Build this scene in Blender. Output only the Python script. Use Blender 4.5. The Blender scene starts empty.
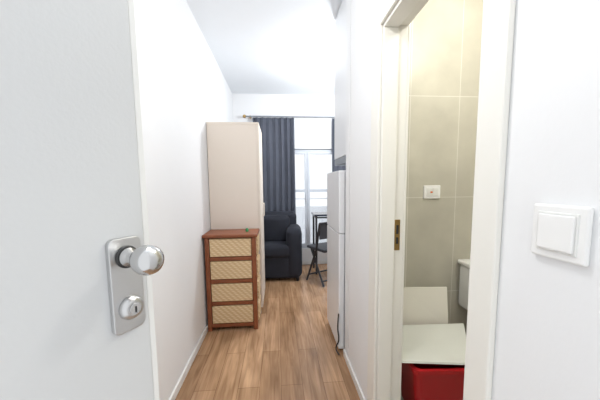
import bpy, bmesh, math
from mathutils import Vector, Matrix, Quaternion
C=bpy.context; S=C.scene
S.view_settings.view_transform='Standard'
R=math.radians

# ---------------- materials ----------------
def mat(name,col,rough=0.5,metal=0.0,noise=0.03,scale=8.0,bump=0.0,bscale=60.0):
    m=bpy.data.materials.new(name); m.use_nodes=True
    nt=m.node_tree; b=nt.nodes['Principled BSDF']
    b.inputs['Roughness'].default_value=rough; b.inputs['Metallic'].default_value=metal
    tc=nt.nodes.new('ShaderNodeTexCoord')
    n=nt.nodes.new('ShaderNodeTexNoise'); n.inputs['Scale'].default_value=scale
    nt.links.new(tc.outputs['Object'],n.inputs['Vector'])
    r=nt.nodes.new('ShaderNodeValToRGB')
    r.color_ramp.elements[0].color=(*[c*(1-noise) for c in col],1)
    r.color_ramp.elements[1].color=(*[min(1,c*(1+noise)) for c in col],1)
    nt.links.new(n.outputs['Fac'],r.inputs['Fac']); nt.links.new(r.outputs['Color'],b.inputs['Base Color'])
    if bump>0:
        n2=nt.nodes.new('ShaderNodeTexNoise'); n2.inputs['Scale'].default_value=bscale
        nt.links.new(tc.outputs['Object'],n2.inputs['Vector'])
        bp=nt.nodes.new('ShaderNodeBump'); bp.inputs['Strength'].default_value=bump; bp.inputs['Distance'].default_value=0.002
        nt.links.new(n2.outputs['Fac'],bp.inputs['Height']); nt.links.new(bp.outputs['Normal'],b.inputs['Normal'])
    return m

M_wall=mat('wall_paint',(0.85,0.855,0.865),0.7,noise=0.01,bump=0.12,bscale=90)
M_ceil=mat('ceiling_paint',(0.88,0.915,0.955),0.8,noise=0.01)
M_doorleaf=mat('door_laminate',(0.65,0.66,0.665),0.5,noise=0.01,bump=0.15,bscale=150)
M_trim=mat('trim_white',(0.82,0.82,0.80),0.4,noise=0.01)
M_winf=mat('window_frame_pvc',(0.62,0.66,0.72),0.4,noise=0.01)
M_cream=mat('frame_cream',(0.86,0.845,0.79),0.4,noise=0.01)
M_base=mat('baseboard_white',(0.84,0.83,0.81),0.4,noise=0.01)
M_chrome=mat('brushed_nickel',(0.60,0.60,0.60),0.3,1.0,noise=0.05)
M_chrome2=mat('polished_nickel',(0.60,0.60,0.60),0.18,1.0,noise=0.02)
M_dark=mat('dark_gap',(0.03,0.03,0.03),0.5)
M_black=mat('black_metal',(0.02,0.02,0.025),0.35)
M_plastic=mat('white_plastic',(0.88,0.88,0.87),0.3,noise=0.005)
M_ward=mat('wardrobe_cream',(0.82,0.73,0.64),0.5,noise=0.02,scale=3)
M_wood=mat('brown_wood',(0.26,0.078,0.030),0.4,noise=0.3,scale=14)
M_gcurt=mat('curtain_fabric',(0.095,0.105,0.135),0.9,noise=0.12,bump=0.3,bscale=200)
M_chairf=mat('armchair_fabric',(0.016,0.018,0.028),0.85,noise=0.3,bump=0.5,bscale=80)
M_white=mat('appliance_white',(0.82,0.83,0.85),0.3,noise=0.01)
M_brass=mat('brass',(0.45,0.30,0.12),0.35,1.0)
M_red=mat('red_plastic',(0.42,0.010,0.013),0.35,noise=0.05)
M_board=mat('pale_board',(0.66,0.67,0.62),0.5,noise=0.03)
M_board2=mat('cream_board',(0.78,0.75,0.67),0.5,noise=0.03)
M_ceram=mat('ceramic',(0.85,0.85,0.83),0.12,noise=0.005)
M_green=mat('green_plastic',(0.03,0.30,0.10),0.4)
M_orange=mat('orange_plastic',(0.8,0.2,0.03),0.4)
M_table=mat('table_dark',(0.03,0.035,0.05),0.15)
M_seat=mat('seat_grey',(0.25,0.27,0.30),0.6)
M_chseat=mat('chair_seat_dark',(0.035,0.037,0.045),0.5)
M_bal=mat('balcony_plaster',(0.85,0.87,0.90),0.8)
M_btfloor=mat('bath_floor_tile',(0.35,0.33,0.29),0.35,noise=0.1)

def glass():
    m=bpy.data.materials.new('window_glass'); m.use_nodes=True; nt=m.node_tree
    for n in list(nt.nodes):
        if n.type!='OUTPUT_MATERIAL': nt.nodes.remove(n)
    o=[n for n in nt.nodes][0]
    t=nt.nodes.new('ShaderNodeBsdfTransparent'); g=nt.nodes.new('ShaderNodeBsdfGlossy'); g.inputs['Roughness'].default_value=0.02
    x=nt.nodes.new('ShaderNodeMixShader'); x.inputs[0].default_value=0.05
    nt.links.new(t.outputs[0],x.inputs[1]); nt.links.new(g.outputs[0],x.inputs[2]); nt.links.new(x.outputs[0],o.inputs[0])
    return m
M_glass=glass()

def floor_mat():
    m=bpy.data.materials.new('oak_laminate'); m.use_nodes=True; nt=m.node_tree; b=nt.nodes['Principled BSDF']
    L=nt.links.new; N=nt.nodes.new
    tc=N('ShaderNodeTexCoord'); sep=N('ShaderNodeSeparateXYZ'); com=N('ShaderNodeCombineXYZ')
    L(tc.outputs['Object'],sep.inputs[0]); L(sep.outputs['Y'],com.inputs['X']); L(sep.outputs['X'],com.inputs['Y'])
    br=N('ShaderNodeTexBrick'); br.offset=0.37; br.offset_frequency=2
    br.inputs['Scale'].default_value=1; br.inputs['Brick Width'].default_value=0.95; br.inputs['Row Height'].default_value=0.128
    br.inputs['Mortar Size'].default_value=0.0014; br.inputs['Mortar Smooth'].default_value=0.3; br.inputs['Bias'].default_value=0
    br.inputs['Color1'].default_value=(0.42,0.25,0.138,1); br.inputs['Color2'].default_value=(0.59,0.37,0.22,1); br.inputs['Mortar'].default_value=(0.23,0.125,0.065,1)
    L(com.outputs[0],br.inputs['Vector'])
    mp=N('ShaderNodeMapping'); mp.inputs['Scale'].default_value=(1.6,22,1); L(com.outputs[0],mp.inputs[0])
    n=N('ShaderNodeTexNoise'); n.inputs['Scale'].default_value=1.5; n.inputs['Detail'].default_value=8; n.inputs['Distortion'].default_value=1.2
    L(mp.outputs[0],n.inputs['Vector'])
    r=N('ShaderNodeValToRGB'); r.color_ramp.elements[0].position=0.3; r.color_ramp.elements[0].color=(0.70,0.65,0.60,1)
    r.color_ramp.elements[1].position=0.7; r.color_ramp.elements[1].color=(1.12,1.12,1.12,1)
    L(n.outputs['Fac'],r.inputs[0])
    n3=N('ShaderNodeTexNoise'); n3.inputs['Scale'].default_value=3.0; mp2=N('ShaderNodeMapping'); mp2.inputs['Scale'].default_value=(1,4,1); L(com.outputs[0],mp2.inputs[0]); L(mp2.outputs[0],n3.inputs['Vector'])
    r3=N('ShaderNodeValToRGB'); r3.color_ramp.elements[0].position=0.35; r3.color_ramp.elements[0].color=(0.8,0.78,0.76,1); r3.color_ramp.elements[1].position=0.65; r3.color_ramp.elements[1].color=(1.1,1.1,1.1,1); L(n3.outputs['Fac'],r3.inputs[0])
    mx=N('ShaderNodeMix'); mx.data_type='RGBA'; mx.blend_type='MULTIPLY'; mx.inputs[0].default_value=1
    L(br.outputs['Color'],mx.inputs[6]); L(r.outputs[0],mx.inputs[7])
    mx2=N('ShaderNodeMix'); mx2.data_type='RGBA'; mx2.blend_type='MULTIPLY'; mx2.inputs[0].default_value=1
    L(mx.outputs[2],mx2.inputs[6]); L(r3.outputs[0],mx2.inputs[7])
    L(mx2.outputs[2],b.inputs['Base Color']); b.inputs['Roughness'].default_value=0.27
    return m
M_floor=floor_mat()

def tile_mat(axis):
    m=bpy.data.materials.new('bath_tile_'+axis); m.use_nodes=True; nt=m.node_tree; b=nt.nodes['Principled BSDF']
    L=nt.links.new; N=nt.nodes.new
    tc=N('ShaderNodeTexCoord'); sep=N('ShaderNodeSeparateXYZ'); com=N('ShaderNodeCombineXYZ')
    L(tc.outputs['Object'],sep.inputs[0]); L(sep.outputs[axis],com.inputs['X']); L(sep.outputs['Z'],com.inputs['Y'])
    mp=N('ShaderNodeMapping'); mp.inputs['Location'].default_value=(-0.83+3.2,-0.48+6.3,0); L(com.outputs[0],mp.inputs[0])
    br=N('ShaderNodeTexBrick'); br.offset=0.0; br.inputs['Scale'].default_value=1
    br.inputs['Brick Width'].default_value=0.32; br.inputs['Row Height'].default_value=0.63; br.inputs['Mortar Size'].default_value=0.0022
    br.inputs['Color1'].default_value=(0.565,0.54,0.46,1); br.inputs['Color2'].default_value=(0.605,0.58,0.495,1); br.inputs['Mortar'].default_value=(0.76,0.74,0.68,1)
    L(mp.outputs[0],br.inputs['Vector'])
    n=N('ShaderNodeTexNoise'); n.inputs['Scale'].default_value=5; n.inputs['Detail'].default_value=6; L(tc.outputs['Object'],n.inputs['Vector'])
    r=N('ShaderNodeValToRGB'); r.color_ramp.elements[0].position=0.3; r.color_ramp.elements[0].color=(0.88,0.88,0.87,1); r.color_ramp.elements[1].position=0.7; r.color_ramp.elements[1].color=(1.05,1.05,1.04,1)
    L(n.outputs['Fac'],r.inputs[0])
    mx=N('ShaderNodeMix'); mx.data_type='RGBA'; mx.blend_type='MULTIPLY'; mx.inputs[0].default_value=1
    L(br.outputs['Color'],mx.inputs[6]); L(r.outputs[0],mx.inputs[7]); L(mx.outputs[2],b.inputs['Base Color'])
    b.inputs['Roughness'].default_value=0.35
    return m
M_tx=tile_mat('X'); M_ty=tile_mat('Y')

def weave_mat():
    m=bpy.data.materials.new('woven_rattan'); m.use_nodes=True; nt=m.node_tree; b=nt.nodes['Principled BSDF']
    L=nt.links.new; N=nt.nodes.new
    tc=N('ShaderNodeTexCoord'); w=N('ShaderNodeTexWave'); w.bands_direction='Z'; w.inputs['Scale'].default_value=22; w.inputs['Distortion'].default_value=0.8
    w2=N('ShaderNodeTexWave'); w2.bands_direction='DIAGONAL'; w2.inputs['Scale'].default_value=14
    L(tc.outputs['Object'],w.inputs[0]); L(tc.outputs['Object'],w2.inputs[0])
    a=N('ShaderNodeMath'); a.operation='MULTIPLY'; L(w.outputs['Fac'],a.inputs[0]); L(w2.outputs['Fac'],a.inputs[1])
    r=N('ShaderNodeValToRGB'); r.color_ramp.elements[0].color=(0.66,0.46,0.25,1); r.color_ramp.elements[1].color=(0.92,0.76,0.52,1)
    L(a.outputs[0],r.inputs[0]); L(r.outputs[0],b.inputs['Base Color']); b.inputs['Roughness'].default_value=0.7
    bp=N('ShaderNodeBump'); bp.inputs['Strength'].default_value=0.3; bp.inputs['Distance'].default_value=0.003; L(a.outputs[0],bp.inputs['Height']); L(bp.outputs[0],b.inputs['Normal'])
    return m
M_weave=weave_mat()

# ---------------- helpers ----------------
def empty(name,loc=(0,0,0),rz=0):
    e=bpy.data.objects.new(name,None); S.collection.objects.link(e); e.location=loc; e.rotation_euler=(0,0,rz); e.empty_display_size=0.1
    return e
def finish(o,m,parent):
    o.data.materials.append(m)
    if parent: o.parent=parent
    return o
def box(name,x0,x1,y0,y1,z0,z1,m,parent=None,bev=0.0,seg=2,smooth=False):
    me=bpy.data.meshes.new(name); bm=bmesh.new()
    bmesh.ops.create_cube(bm,size=1)
    for v in bm.verts:
        v.co=Vector((x0+(v.co.x+.5)*(x1-x0), y0+(v.co.y+.5)*(y1-y0), z0+(v.co.z+.5)*(z1-z0)))
    if bev>0: bmesh.ops.bevel(bm,geom=bm.edges[:]+bm.verts[:],offset=bev,segments=seg,affect='EDGES',profile=0.5)
    bmesh.ops.recalc_face_normals(bm,faces=bm.faces[:])
    if smooth or seg>3:
        for f in bm.faces: f.smooth=True
    bm.to_mesh(me); bm.free()
    o=bpy.data.objects.new(name,me); S.collection.objects.link(o)
    return finish(o,m,parent)
def lathe(name,prof,m,parent=None,loc=(0,0,0),axis='Z',n=40):
    me=bpy.data.meshes.new(name); bm=bmesh.new(); rings=[]
    for r,h in prof:
        rings.append([bm.verts.new((r*math.cos(2*math.pi*i/n),r*math.sin(2*math.pi*i/n),h)) for i in range(n)])
    for a,b in zip(rings,rings[1:]):
        for i in range(n): 
            f=bm.faces.new((a[i],a[(i+1)%n],b[(i+1)%n],b[i])); f.smooth=True
    bm.faces.new(rings[0][::-1]); bm.faces.new(rings[-1])
    bmesh.ops.recalc_face_normals(bm,faces=bm.faces[:])
    bm.to_mesh(me); bm.free()
    o=bpy.data.objects.new(name,me); S.collection.objects.link(o); o.location=loc
    if axis=='Y': o.rotation_euler=(R(-90),0,0)
    if axis=='-Y': o.rotation_euler=(R(90),0,0)
    if axis=='X': o.rotation_euler=(0,R(90),0)
    return finish(o,m,parent)
def tube(name,pts,r,m,parent=None,smooth=False):
    cu=bpy.data.curves.new(name,'CURVE'); cu.dimensions='3D'; cu.bevel_depth=r; cu.bevel_resolution=4; cu.use_fill_caps=True
    sp=cu.splines.new('BEZIER' if smooth else 'POLY')
    if smooth:
        sp.bezier_points.add(len(pts)-1)
        for p,c in zip(sp.bezier_points,pts): p.co=c; p.handle_left_type=p.handle_right_type='AUTO'
    else:
        sp.points.add(len(pts)-1)
        for p,c in zip(sp.points,pts): p.co=(*c,1)
    t=bpy.data.objects.new(name+'_c',cu); S.collection.objects.link(t)
    C.view_layer.update()
    me=bpy.data.meshes.new_from_object(t.evaluated_get(C.evaluated_depsgraph_get()))
    bpy.data.objects.remove(t); bpy.data.curves.remove(cu)
    me.name=name
    for f in me.polygons: f.use_smooth=True
    o=bpy.data.objects.new(name,me); S.collection.objects.link(o)
    return finish(o,m,parent)
def prism(name,pts,ext,m,parent=None):
    me=bpy.data.meshes.new(name); bm=bmesh.new()
    a=[bm.verts.new(p) for p in pts]; b=[bm.verts.new(Vector(p)+Vector(ext)) for p in pts]
    bm.faces.new(a); bm.faces.new(b[::-1]); n=len(a)
    for i in range(n): bm.faces.new((a[i],b[i],b[(i+1)%n],a[(i+1)%n]))
    bmesh.ops.recalc_face_normals(bm,faces=bm.faces[:]); bm.to_mesh(me); bm.free()
    o=bpy.data.objects.new(name,me); S.collection.objects.link(o)
    return finish(o,m,parent)

XL,XR=-0.61,0.45
YB=4.05; HC=2.48; YE=-0.10
# ---------------- shell ----------------
box('floor',XL-0.1,2.3,YE,YB+0.1,-0.1,0,M_floor)
box('ceiling',XL-0.1,2.3,YE,YB+0.1,HC,HC+0.1,M_ceil)
box('wall_left',XL-0.1,XL,YE,YB,0,HC,M_wall)
w=empty('wall_right')
Y0,Y1,ZH=0.585,1.185,1.86
box('near_part',XR,XR+0.10,YE,Y0-0.02,0,HC,M_wall,w)
box('far_part',XR,XR+0.10,Y1+0.02,1.70,0,HC,M_wall,w)
box('over_door',XR,XR+0.10,Y0-0.02,Y1+0.02,ZH+0.02,HC,M_wall,w)
box('end_part',XR,1.7,1.71,1.80,0,HC,M_wall,w)
box('wall_bath_far',XR+0.10,1.6,1.70,1.71,0,HC,M_tx)
box('wall_bath_right',1.6,1.7,YE,1.70,0,HC,M_ty)
box('wall_bath_near',XR+0.10,1.6,YE,0.0,0,HC,M_tx)
box('floor_bath',XR+0.05,1.6,0.0,1.70,0,0.012,M_btfloor)
box('wall_room_right',2.2,2.3,1.80,YB,0,HC,M_wall)
WX0,WX1,WZ0,WZ1=0.16,1.15,0.24,1.72
b=empty('wall_back')
box('left_part',XL-0.1,WX0,YB,YB+0.15,0,HC,M_wall,b)
box('right_part',WX1,2.3,YB,YB+0.15,0,HC,M_wall,b)
box('sill_part',WX0,WX1,YB,YB+0.15,0,WZ0,M_wall,b)
box('head_part',WX0,WX1,YB,YB+0.15,WZ1,HC,M_wall,b)
wn=empty('window_1')
def rect_frame(pref,x0,x1,z0,z1,y0,y1,t,m,p):
    box(pref+'_l',x0,x0+t,y0,y1,z0,z1,m,p,0.004); box(pref+'_r',x1-t,x1,y0,y1,z0,z1,m,p,0.004)
    box(pref+'_b',x0+t,x1-t,y0,y1,z0,z0+t,m,p,0.004); box(pref+'_t',x0+t,x1-t,y0,y1,z1-t,z1,m,p,0.004)
rect_frame('frame',WX0+.001,WX1-.001,WZ0+.001,WZ1-.001,YB+0.04,YB+0.11,0.035,M_winf,wn)
xm=0.44
rect_frame('sash_left',WX0+.036,xm,WZ0+.036,WZ1-.036,YB+0.03,YB+0.09,0.035,M_winf,wn)
rect_frame('sash_right',xm+.002,WX1-.036,WZ0+.036,WZ1-.036,YB+0.03,YB+0.09,0.035,M_winf,wn)
box('transom',WX0+.071,xm-.035,YB+0.035,YB+0.085,1.09,1.13,M_winf,wn)
box('transom_r',xm+.037,WX1-.071,YB+0.035,YB+0.085,1.09,1.13,M_winf,wn)
box('pane',WX0+.07,WX1-.07,YB+0.058,YB+0.062,WZ0+.07,WZ1-.07,M_glass,wn)
box('handle',xm-0.03,xm-0.012,YB+0.005,YB+0.03,0.95,1.07,M_winf,wn,0.004)
bl=empty('balcony')
box('slab',-0.8,2.3,YB+0.16,YB+1.3,-0.1,0.05,M_bal,bl)
box('parapet',-0.8,2.3,YB+1.2,YB+1.3,0.05,0.78,M_bal,bl)
tube('rail',[(-0.8,YB+1.25,0.93),(2.3,YB+1.25,0.93)],0.015,M_bal,bl)
for i in range(4): tube('post_%d'%i,[(-0.7+i*.96,YB+1.25,0.77),(-0.7+i*.96,YB+1.25,0.93)],0.012,M_bal,bl)

# baseboards
box('baseboard_left',XL,XL+0.012,0.2,2.23,0,0.05,M_base,None,0.003)
box('baseboard_right',XR-0.012,XR,Y1+0.105,1.80,0,0.05,M_base,None,0.003)
box('baseboard_back',XL+0.02,2.18,YB-0.012,YB,0,0.05,M_base,None,0.003)

# ---------------- bathroom doorway frame ----------------
df=empty('door_2')
cw=0.072; cwf=0.095; pr=0.014
box('casing_far',XR-pr,XR,Y1,Y1+cwf,0,ZH+cw,M_cream,df,0.004)
box('casing_near',XR-pr,XR,Y0-cw,Y0,0,ZH+cw,M_cream,df,0.004)
box('casing_head',XR-pr,XR,Y0,Y1,ZH,ZH+cw,M_cream,df,0.004)
box('jamb_far',XR,XR+0.11,Y1,Y1+0.02,0,ZH+0.02,M_cream,df,0.002)
box('jamb_near',XR,XR+0.11,Y0-0.02,Y0,0,ZH+0.02,M_cream,df,0.002)
box('jamb_head',XR,XR+0.11,Y0,Y1,ZH,ZH+0.02,M_cream,df,0.002)
box('stop_far',XR+0.0,XR+0.065,Y1-0.014,Y1,0,ZH-0.014,M_cream,df,0.003)
box('stop_near',XR+0.0,XR+0.065,Y0,Y0+0.014,0,ZH-0.014,M_cream,df,0.003)
box('stop_head',XR+0.0,XR+0.065,Y0,Y1,ZH-0.014,ZH,M_cream,df,0.003)
box('strike_plate',XR+0.07,XR+0.095,Y1-0.003,Y1,0.90,1.04,M_brass,df,0.001)
box('strike_hole',XR+0.077,XR+0.088,Y1-0.0035,Y1-0.002,0.93,0.96,M_dark,df)
box('strike_hole_b',XR+0.077,XR+0.088,Y1-0.0035,Y1-0.002,0.975,1.015,M_dark,df)
box('casing_bath_far',XR+0.11,XR+0.122,Y1,Y1+cw,0.012,ZH+cw,M_cream,df,0.003)

# ---------------- entry door ----------------
th=R(30)
L=0.69
edge=Vector((-0.2265,0.50,0)); d=Vector((math.sin(th),math.cos(th),0)); hinge=edge-d*L
de=empty('door_1',hinge,math.atan2(d.y,d.x))
box('leaf',0,L-0.012,0,0.042,0.008,2.05,M_doorleaf,de,0.002)
box('edge_strip',L-0.0115,L,0.001,0.04,0.008,2.05,M_trim,de,0.002)
sc=L-0.049
zk,zc=1.088,1.004
def rr(name,cx,cz,w,h,y0,y1,r,m,p):
    pts=[]
    for (ox,oz,a0) in ((1,1,0),(-1,1,90),(-1,-1,180),(1,-1,270)):
        for k in range(7):
            a=R(a0+k*15); pts.append((cx+ox*(w/2-r)+r*math.cos(a),y0,cz+oz*(h/2-r)+r*math.sin(a)))
    o=prism(name,pts,(0,y1-y0,0),m,p)
    bv=o.modifiers.new('b','BEVEL'); bv.width=0.0015; bv.segments=2; bv.limit_method='ANGLE'
    return o
rr('handle_plate',sc-0.001,(zk+zc)/2-0.004,0.052,0.154,-0.009,0,0.010,M_chrome,de)
lathe('rose_ring',[(0.018,0),(0.018,0.003),(0.016,0.004)],M_dark,de,(sc,-0.0085,zk),'-Y')
lathe('knob',[(0.015,0.002),(0.015,0.008),(0.010,0.012),(0.0095,0.024),(0.012,0.029),(0.018,0.034),(0.0215,0.041),(0.0232,0.048),(0.0226,0.056),(0.0195,0.063),(0.0135,0.068),(0.007,0.0705),(0.001,0.071)],M_chrome2,de,(sc,-0.0085,zk),'-Y')
lathe('cylinder_boss',[(0.019,0),(0.019,0.005),(0.016,0.010),(0.011,0.012)],M_chrome,de,(sc,-0.0085,zc),'-Y')
lathe('lock_core',[(0.009,0),(0.009,0.003)],M_chrome2,de,(sc,-0.0200,zc),'-Y')
box('key_slot',sc-0.001,sc+0.001,-0.0242,-0.0228,zc-0.006,zc+0.004,M_dark,de)
for i,z in enumerate((0.3,1.1,1.8)): lathe('hinge_%d'%i,[(0.008,0),(0.008,0.08)],M_chrome,de,(0.004,-0.008,z),'Z',16)

# ---------------- wall switch ----------------
sw=empty('light_switch')
sy,sz=0.398,1.120
box('plate',XR-0.009,XR,sy-0.044,sy+0.044,sz-0.044,sz+0.044,M_plastic,sw,0.004,3)
box('rim',XR-0.011,XR-0.008,sy-0.032,sy+0.032,sz-0.032,sz+0.032,M_trim,sw,0.001)
box('rocker',XR-0.0145,XR-0.010,sy-0.029,sy+0.029,sz-0.029,sz+0.029,M_plastic,sw,0.003,3)

# ---------------- drawer chest ----------------
ch=empty('rattan_drawer_chest')
cx0,cx1,cy0,cy1,cz=-0.592,-0.185,2.215,2.485,0.81
p=0.034
for i,(x,y) in enumerate(((cx0,cy0),(cx1-p,cy0),(cx0,cy1-p),(cx1-p,cy1-p))):
    box('post_%d'%i,x,x+p,y,y+p,0,cz-0.025,M_wood,ch,0.004)
box('top',cx0-0.014,cx1+0.014,cy0-0.015,cy1+0.006,cz-0.026,cz,M_wood,ch,0.006)
box('core',cx0+0.02,cx1-0.02,cy0+0.03,cy1-0.02,0.03,cz-0.03,M_wood,ch)
nz=4; step=(cz-0.03-0.03)/nz
for i in range(nz):
    z0=0.03+i*step; z1=z0+step
    box('rail_front_%d'%i,cx0+p,cx1-p,cy0+0.006,cy0+0.03,z0,z0+0.03,M_wood,ch,0.003)
    box('rail_side_%d'%i,cx1-0.028,cx1-0.004,cy0+p,cy1-p,z0,z0+0.03,M_wood,ch,0.003)
    box('panel_front_%d'%i,cx0+p+0.004,cx1-p-0.004,cy0+0.004,cy0+0.026,z0+0.034,z1-0.006,M_weave,ch,0.006,3)
    box('panel_side_%d'%i,cx1-0.02,cx1+0.014,cy0+p+0.003,cy1-p-0.003,z0+0.034,z1-0.006,M_weave,ch,0.006,3)
lathe('green_jar',[(0.011,0),(0.013,0.004),(0.013,0.020),(0.009,0.025),(0.009,0.030)],M_green,None,(-0.265,2.33,cz),'Z',20)

# ---------------- wardrobe ----------------
wd=empty('wardrobe')
wx0,wx1,wy0,wy1,wz=XL+0.004,-0.158,2.50,3.0,1.75
box('side_near',wx0,wx1-0.018,wy0,wy0+0.018,0,wz-0.02,M_ward,wd,0.001)
box('side_far',wx0,wx1-0.018,wy1-0.018,wy1,0,wz-0.02,M_ward,wd,0.001)
box('top',wx0,wx1,wy0-0.003,wy1+0.003,wz-0.02,wz,M_ward,wd,0.002)
box('back',wx0,wx0+0.01,wy0+.018,wy1-.018,0.05,wz-.02,M_ward,wd)
box('plinth',wx1-0.05,wx1-0.035,wy0+.018,wy1-.018,0,0.06,M_ward,wd)
ym=(wy0+wy1)/2
box('door_near',wx1-0.017,wx1,wy0+.001,ym-.0015,0.06,wz-.022,M_ward,wd,0.002)
box('door_far',wx1-0.017,wx1,ym+.0015,wy1-.001,0.06,wz-.022,M_ward,wd,0.002)
for i,y in enumerate((ym-0.04,ym+0.04)): tube('pull_%d'%i,[(wx1,y,0.9),(wx1+0.02,y,0.9),(wx1+0.02,y,1.02),(wx1,y,1.02)],0.004,M_ward,wd)

# ---------------- curtains ----------------
def curtain(name,x0,x1,z0,z1,y,folds,amp):
    me=bpy.data.meshes.new(name); bm=bmesh.new(); nx=folds*14; nzz=24; g=[]
    for j in range(nzz+1):
        v=j/nzz; row=[]
        for i in range(nx+1):
            u=i/nx; ph=2*math.pi*folds*u
            a=amp*(0.75+0.25*math.sin(5*u+3))*(1+0.25*(1-v))
            yy=y+a*math.sin(ph+0.4*math.sin(7*u))+0.006*math.sin(9*v+11*u)
            xx=x0+(x1-x0)*u+0.008*math.sin(2*ph)+0.01*math.sin(4*v+6*u)*(1-v)
            row.append(bm.verts.new((xx,yy,z0+(z1-z0)*v)))
        g.append(row)
    for j in range(nzz):
        for i in range(nx):
            f=bm.faces.new((g[j][i],g[j][i+1],g[j+1][i+1],g[j+1][i])); f.smooth=True
    bm.to_mesh(me); bm.free()
    o=bpy.data.objects.new(name,me); S.collection.objects.link(o); o.data.materials.append(M_gcurt)
    sm=o.modifiers.new('s','SOLIDIFY'); sm.thickness=0.003
    return o
curtain('curtain',-0.33,0.25,0.02,2.135,YB-0.08,7,0.026)
curtain('curtain',0.79,1.20,0.02,2.135,YB-0.08,5,0.026)
cr=empty('curtain_rod')
tube('rod',[(-0.42,YB-0.08,2.152),(1.3,YB-0.08,2.152)],0.010,M_seat,cr)
lathe('finial_l',[(0.008,0),(0.02,0.01),(0.024,0.024),(0.018,0.04),(0.004,0.048)],M_brass,cr,(-0.465,YB-0.08,2.152),'X',20)
lathe('finial_r',[(0.004,0),(0.018,0.01),(0.024,0.024),(0.02,0.04),(0.008,0.048)],M_brass,cr,(1.30,YB-0.08,2.152),'X',20)
for i,x in enumerate((-0.365,1.25)): 
    tube('bracket_%d'%i,[(x,YB-0.002,2.152),(x,YB-0.08,2.152)],0.014,M_brass,cr)

# ---------------- armchair ----------------
ac=empty('armchair',(-0.10,3.575,0),R(-3))
def soft(name,*a,bev=0.06,**k):
    return box(name,*a,M_chairf,ac,bev,6,True)
soft('base',-0.36,0.36,-0.24,0.28,0.04,0.32,bev=0.03)
soft('seat_cushion',-0.25,0.25,-0.27,0.16,0.30,0.46,bev=0.055)
soft('back',-0.34,0.34,0.12,0.29,0.28,0.84,bev=0.075)
soft('back_cushion',-0.25,0.25,0.02,0.18,0.42,0.80,bev=0.07)
soft('arm_left',-0.40,-0.20,-0.26,0.26,0.03,0.65,bev=0.085)
soft('arm_right',0.20,0.40,-0.26,0.26,0.03,0.67,bev=0.085)
for i,(x,y) in enumerate(((-0.34,-0.20),(0.34,-0.20),(-0.34,0.24),(0.34,0.24))):
    lathe('foot_%d'%i,[(0.018,0),(0.024,0.06)],M_black,ac,(x,y,0),'Z',16)

# ---------------- table and folding chair ----------------
tb=empty('dining_table')
tx0,tx1,ty0,ty1=0.47,1.15,3.54,3.88
box('top',tx0,tx1,ty0,ty1,0.785,0.81,M_table,tb,0.004)
for i,(x,y) in enumerate(((tx0+.03,ty0+.03),(tx1-.03,ty0+.03),(tx0+.03,ty1-.03),(tx1-.03,ty1-.03))):
    tube('leg_%d'%i,[(x,y,0.0),(x,y,0.786)],0.014,M_black,tb)
for i,(a,c) in enumerate((((tx0+.03,ty0+.03),(tx1-.03,ty0+.03)),((tx0+.03,ty1-.03),(tx1-.03,ty1-.03)),((tx0+.03,ty0+.03),(tx0+.03,ty1-.03)))):
    tube('apron_%d'%i,[(*a,0.765),(*c,0.765)],0.010,M_black,tb)
fc=empty('folding_chair',(0.60,3.28,0),R(28))
for s in (-1,1):
    x=0.19*s
    tube('back_leg_%s'%('l' if s<0 else 'r'),[(x,0.18,0.012),(x,-0.02,0.43),(x,-0.09,0.75)],0.013,M_black,fc)
    tube('front_leg_%s'%('l' if s<0 else 'r'),[(x*0.9,-0.14,0.012),(x*0.9,0.12,0.44)],0.013,M_black,fc)
tube('top_bar',[(-0.19,-0.09,0.75),(0.19,-0.09,0.75)],0.013,M_black,fc)
tube('foot_bar_a',[(-0.19,0.14,0.09),(0.19,0.14,0.09)],0.010,M_black,fc)
tube('foot_bar_b',[(-0.17,-0.11,0.065),(0.17,-0.11,0.065)],0.010,M_black,fc)
box('seat',-0.18,0.18,-0.16,0.20,0.415,0.45,M_chseat,fc,0.012)
box('backrest',-0.18,0.18,-0.082,-0.064,0.56,0.745,M_chseat,fc,0.006)

# ---------------- refrigerator and upper kitchen cabinet ----------------
fr=empty('refrigerator')
fx=0.411
box('body',fx+0.045,1.0,1.825,2.285,0.02,1.295,M_white,fr,0.004)
box('door_lower',fx,fx+0.042,1.827,2.283,0.03,0.86,M_white,fr,0.006)
box('door_upper',fx,fx+0.042,1.827,2.283,0.864,1.293,M_white,fr,0.006)
box('gasket',fx+0.041,fx+0.046,1.84,2.27,0.04,1.28,M_seat,fr)
for i,(x,y) in enumerate(((fx+.08,1.87),(fx+.08,2.24),(0.96,1.87),(0.96,2.24))): lathe('foot_%d'%i,[(0.015,0),(0.015,0.022)],M_black,fr,(x,y,0),'Z',12)
uc=empty('kitchen_wall_cabinet')
box('carcass',0.49,0.82,1.805,2.27,1.40,HC-0.002,M_white,uc,0.002)
box('door',0.470,0.488,1.807,2.268,1.402,HC-0.01,M_white,uc,0.003)
box('lip',0.471,0.80,1.815,2.26,1.35,1.399,M_seat,uc)
tube('power_cable',[(0.408,1.815,0.30),(0.402,1.812,0.2),(0.41,1.82,0.10),(0.395,1.83,0.03),(0.41,1.80,0.006)],0.005,M_black,None,True)

# ---------------- bathroom contents ----------------
so=empty('bathroom_switch')
sx,szz=0.985,1.145
box('plate',sx-0.055,sx+0.055,1.690,1.70,szz-0.042,szz+0.042,M_plastic,so,0.003)
box('rocker',sx-0.040,sx-0.002,1.686,1.691,szz-0.026,szz+0.026,M_trim,so,0.002)
box('rocker_b',sx+0.002,sx+0.040,1.686,1.691,szz-0.026,szz+0.026,M_trim,so,0.002)
box('indicator',sx-0.014,sx+0.0,1.684,1.687,szz-0.006,szz+0.004,M_orange,so)

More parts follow.
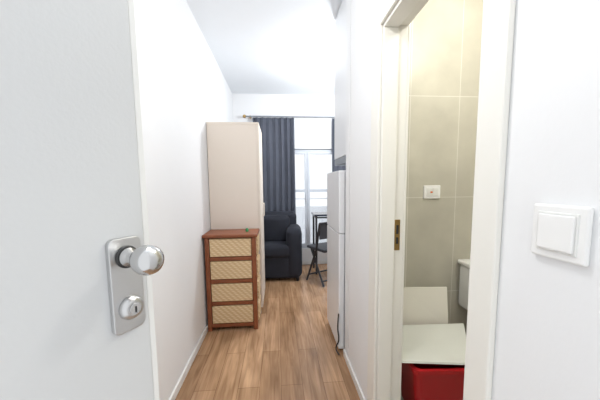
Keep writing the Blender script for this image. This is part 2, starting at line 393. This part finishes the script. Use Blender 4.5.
to=empty('toilet')
TX=1.375
box('tank',TX-.19,TX+.19,1.52,1.695,0.38,0.675,M_ceram,to,0.03,5,True)
box('tank_lid',TX-.20,TX+.20,1.51,1.695,0.67,0.70,M_ceram,to,0.012,4,True)
lathe('flush_button',[(0.02,0),(0.02,0.006),(0.015,0.008)],M_chrome,to,(TX,1.60,0.699),'Z',24)
def oval(name,cx,cy,prof,m,p,n=40):
    me=bpy.data.meshes.new(name); bm=bmesh.new(); rings=[]
    for rx,ry,z,dy in prof: rings.append([bm.verts.new((cx+rx*math.cos(2*math.pi*i/n),cy+dy+ry*math.sin(2*math.pi*i/n),z)) for i in range(n)])
    for a,c in zip(rings,rings[1:]):
        for i in range(n): f=bm.faces.new((a[i],a[(i+1)%n],c[(i+1)%n],c[i])); f.smooth=True
    bm.faces.new(rings[0][::-1]); bm.faces.new(rings[-1]); bmesh.ops.recalc_face_normals(bm,faces=bm.faces[:])
    bm.to_mesh(me); bm.free(); o=bpy.data.objects.new(name,me); S.collection.objects.link(o); return finish(o,m,p)
oval('bowl',TX,1.28,[(0.12,0.20,0.012,0.1),(0.11,0.18,0.12,0.1),(0.15,0.22,0.28,0.03),(0.185,0.25,0.36,0),(0.185,0.25,0.38,0),(0.15,0.20,0.38,0),(0.10,0.14,0.30,0),(0.04,0.05,0.24,0)],M_ceram,to)
oval('seat_lid',TX,1.28,[(0.18,0.235,0.382,0),(0.188,0.245,0.39,0),(0.18,0.235,0.405,0),(0.10,0.15,0.408,0)],M_plastic,to)

rb=empty('red_storage_bin',(0.80,1.295,0.012),R(-4))
def bin_shell(name,w,d_,h,t,taper,m,p):
    me=bpy.data.meshes.new(name); bm=bmesh.new()
    def ring(w,d,z,r=0.03):
        pts=[]
        for (sx,sy,a0) in ((1,1,0),(-1,1,90),(-1,-1,180),(1,-1,270)):
            for k in range(5):
                a=R(a0+k*22.5); pts.append(bm.verts.new((sx*(w/2-r)+r*math.cos(a),sy*(d/2-r)+r*math.sin(a),z)))
        return pts
    rs=[ring(w*taper,d_*taper,0),ring(w,d_,h-0.02),ring(w+0.02,d_+0.02,h-0.02),ring(w+0.02,d_+0.02,h),ring(w-2*t,d_-2*t,h),ring(w*taper-2*t,d_*taper-2*t,t)]
    n=len(rs[0])
    for a,c in zip(rs,rs[1:]):
        for i in range(n): bm.faces.new((a[i],a[(i+1)%n],c[(i+1)%n],c[i]))
    bm.faces.new(rs[0][::-1]); bm.faces.new(rs[-1]); bmesh.ops.recalc_face_normals(bm,faces=bm.faces[:])
    bm.to_mesh(me); bm.free(); o=bpy.data.objects.new(name,me); S.collection.objects.link(o); return finish(o,m,p)
bin_shell('tub',0.32,0.28,0.315,0.008,0.82,M_red,rb)
cb=empty('folded_board')
prism('sloped_flap',[(0.565,1.185,0.355),(0.90,1.15,0.345),(1.06,1.44,0.382),(0.635,1.47,0.375)],(0,0.004,0.008),M_board,cb)
prism('upright_flap',[(0.69,1.50,0.345),(0.99,1.475,0.345),(1.01,1.535,0.573),(0.75,1.56,0.573),(0.715,1.555,0.55)],(0,0.008,0),M_board2,cb)

# ---------------- lights ----------------
def ceiling_lamp(name,x,y,z,power,col,drop=0.07,r=0.07):
    e=empty(name)
    lathe('base',[(0.05,0),(0.05,0.015)],M_trim,e,(x,y,z-0.015),'Z',32)
    tube('stem',[(x,y,z-0.014),(x,y,z-drop)],0.005,M_trim,e)
    lathe('socket',[(0.016,-0.035),(0.018,-0.03),(0.018,0.0)],M_trim,e,(x,y,z-drop),'Z',24)
    l=bpy.data.lights.new(name+'_light','POINT'); l.shadow_soft_size=r; l.energy=power; l.color=col
    o=bpy.data.objects.new(name+'_light',l); S.collection.objects.link(o); o.location=(x,y,z-drop-0.045-r); o.parent=e
ceiling_lamp('unseen_hall_lamp',-0.08,0.75,HC,16,(1,0.985,0.96),0.24)  # unseen lamp above the frame, put in to brighten hall walls and ceiling
ceiling_lamp('room_fill_lamp',0.73,2.92,HC,42,(0.95,0.98,1),0.30)  # added fill light for the room, hidden behind the kitchen wall cabinet
ceiling_lamp('bathroom_ceiling_lamp',1.05,0.9,HC,20,(1,0.96,0.87),0.12)

W=bpy.data.worlds.new('World'); S.world=W; W.use_nodes=True; nt=W.node_tree
bg=nt.nodes['Background']; bg.inputs['Color'].default_value=(0.95,0.975,1.0,1); bg.inputs['Strength'].default_value=1.2

# ---------------- camera ----------------
cam=bpy.data.cameras.new('Camera'); co=bpy.data.objects.new('Camera',cam); S.collection.objects.link(co)
cam.sensor_width=36; cam.lens=275/600*36; cam.clip_start=0.01
pitch=5.6; yaw=4.57; roll=-0.6
cam.shift_y=0.0195
m=Matrix.Rotation(R(-yaw),4,'Z')@Matrix.Rotation(R(90-pitch),4,'X')@Matrix.Rotation(R(roll),4,'Z')
co.matrix_world=Matrix.Translation((0,0,1.2))@m
S.camera=co
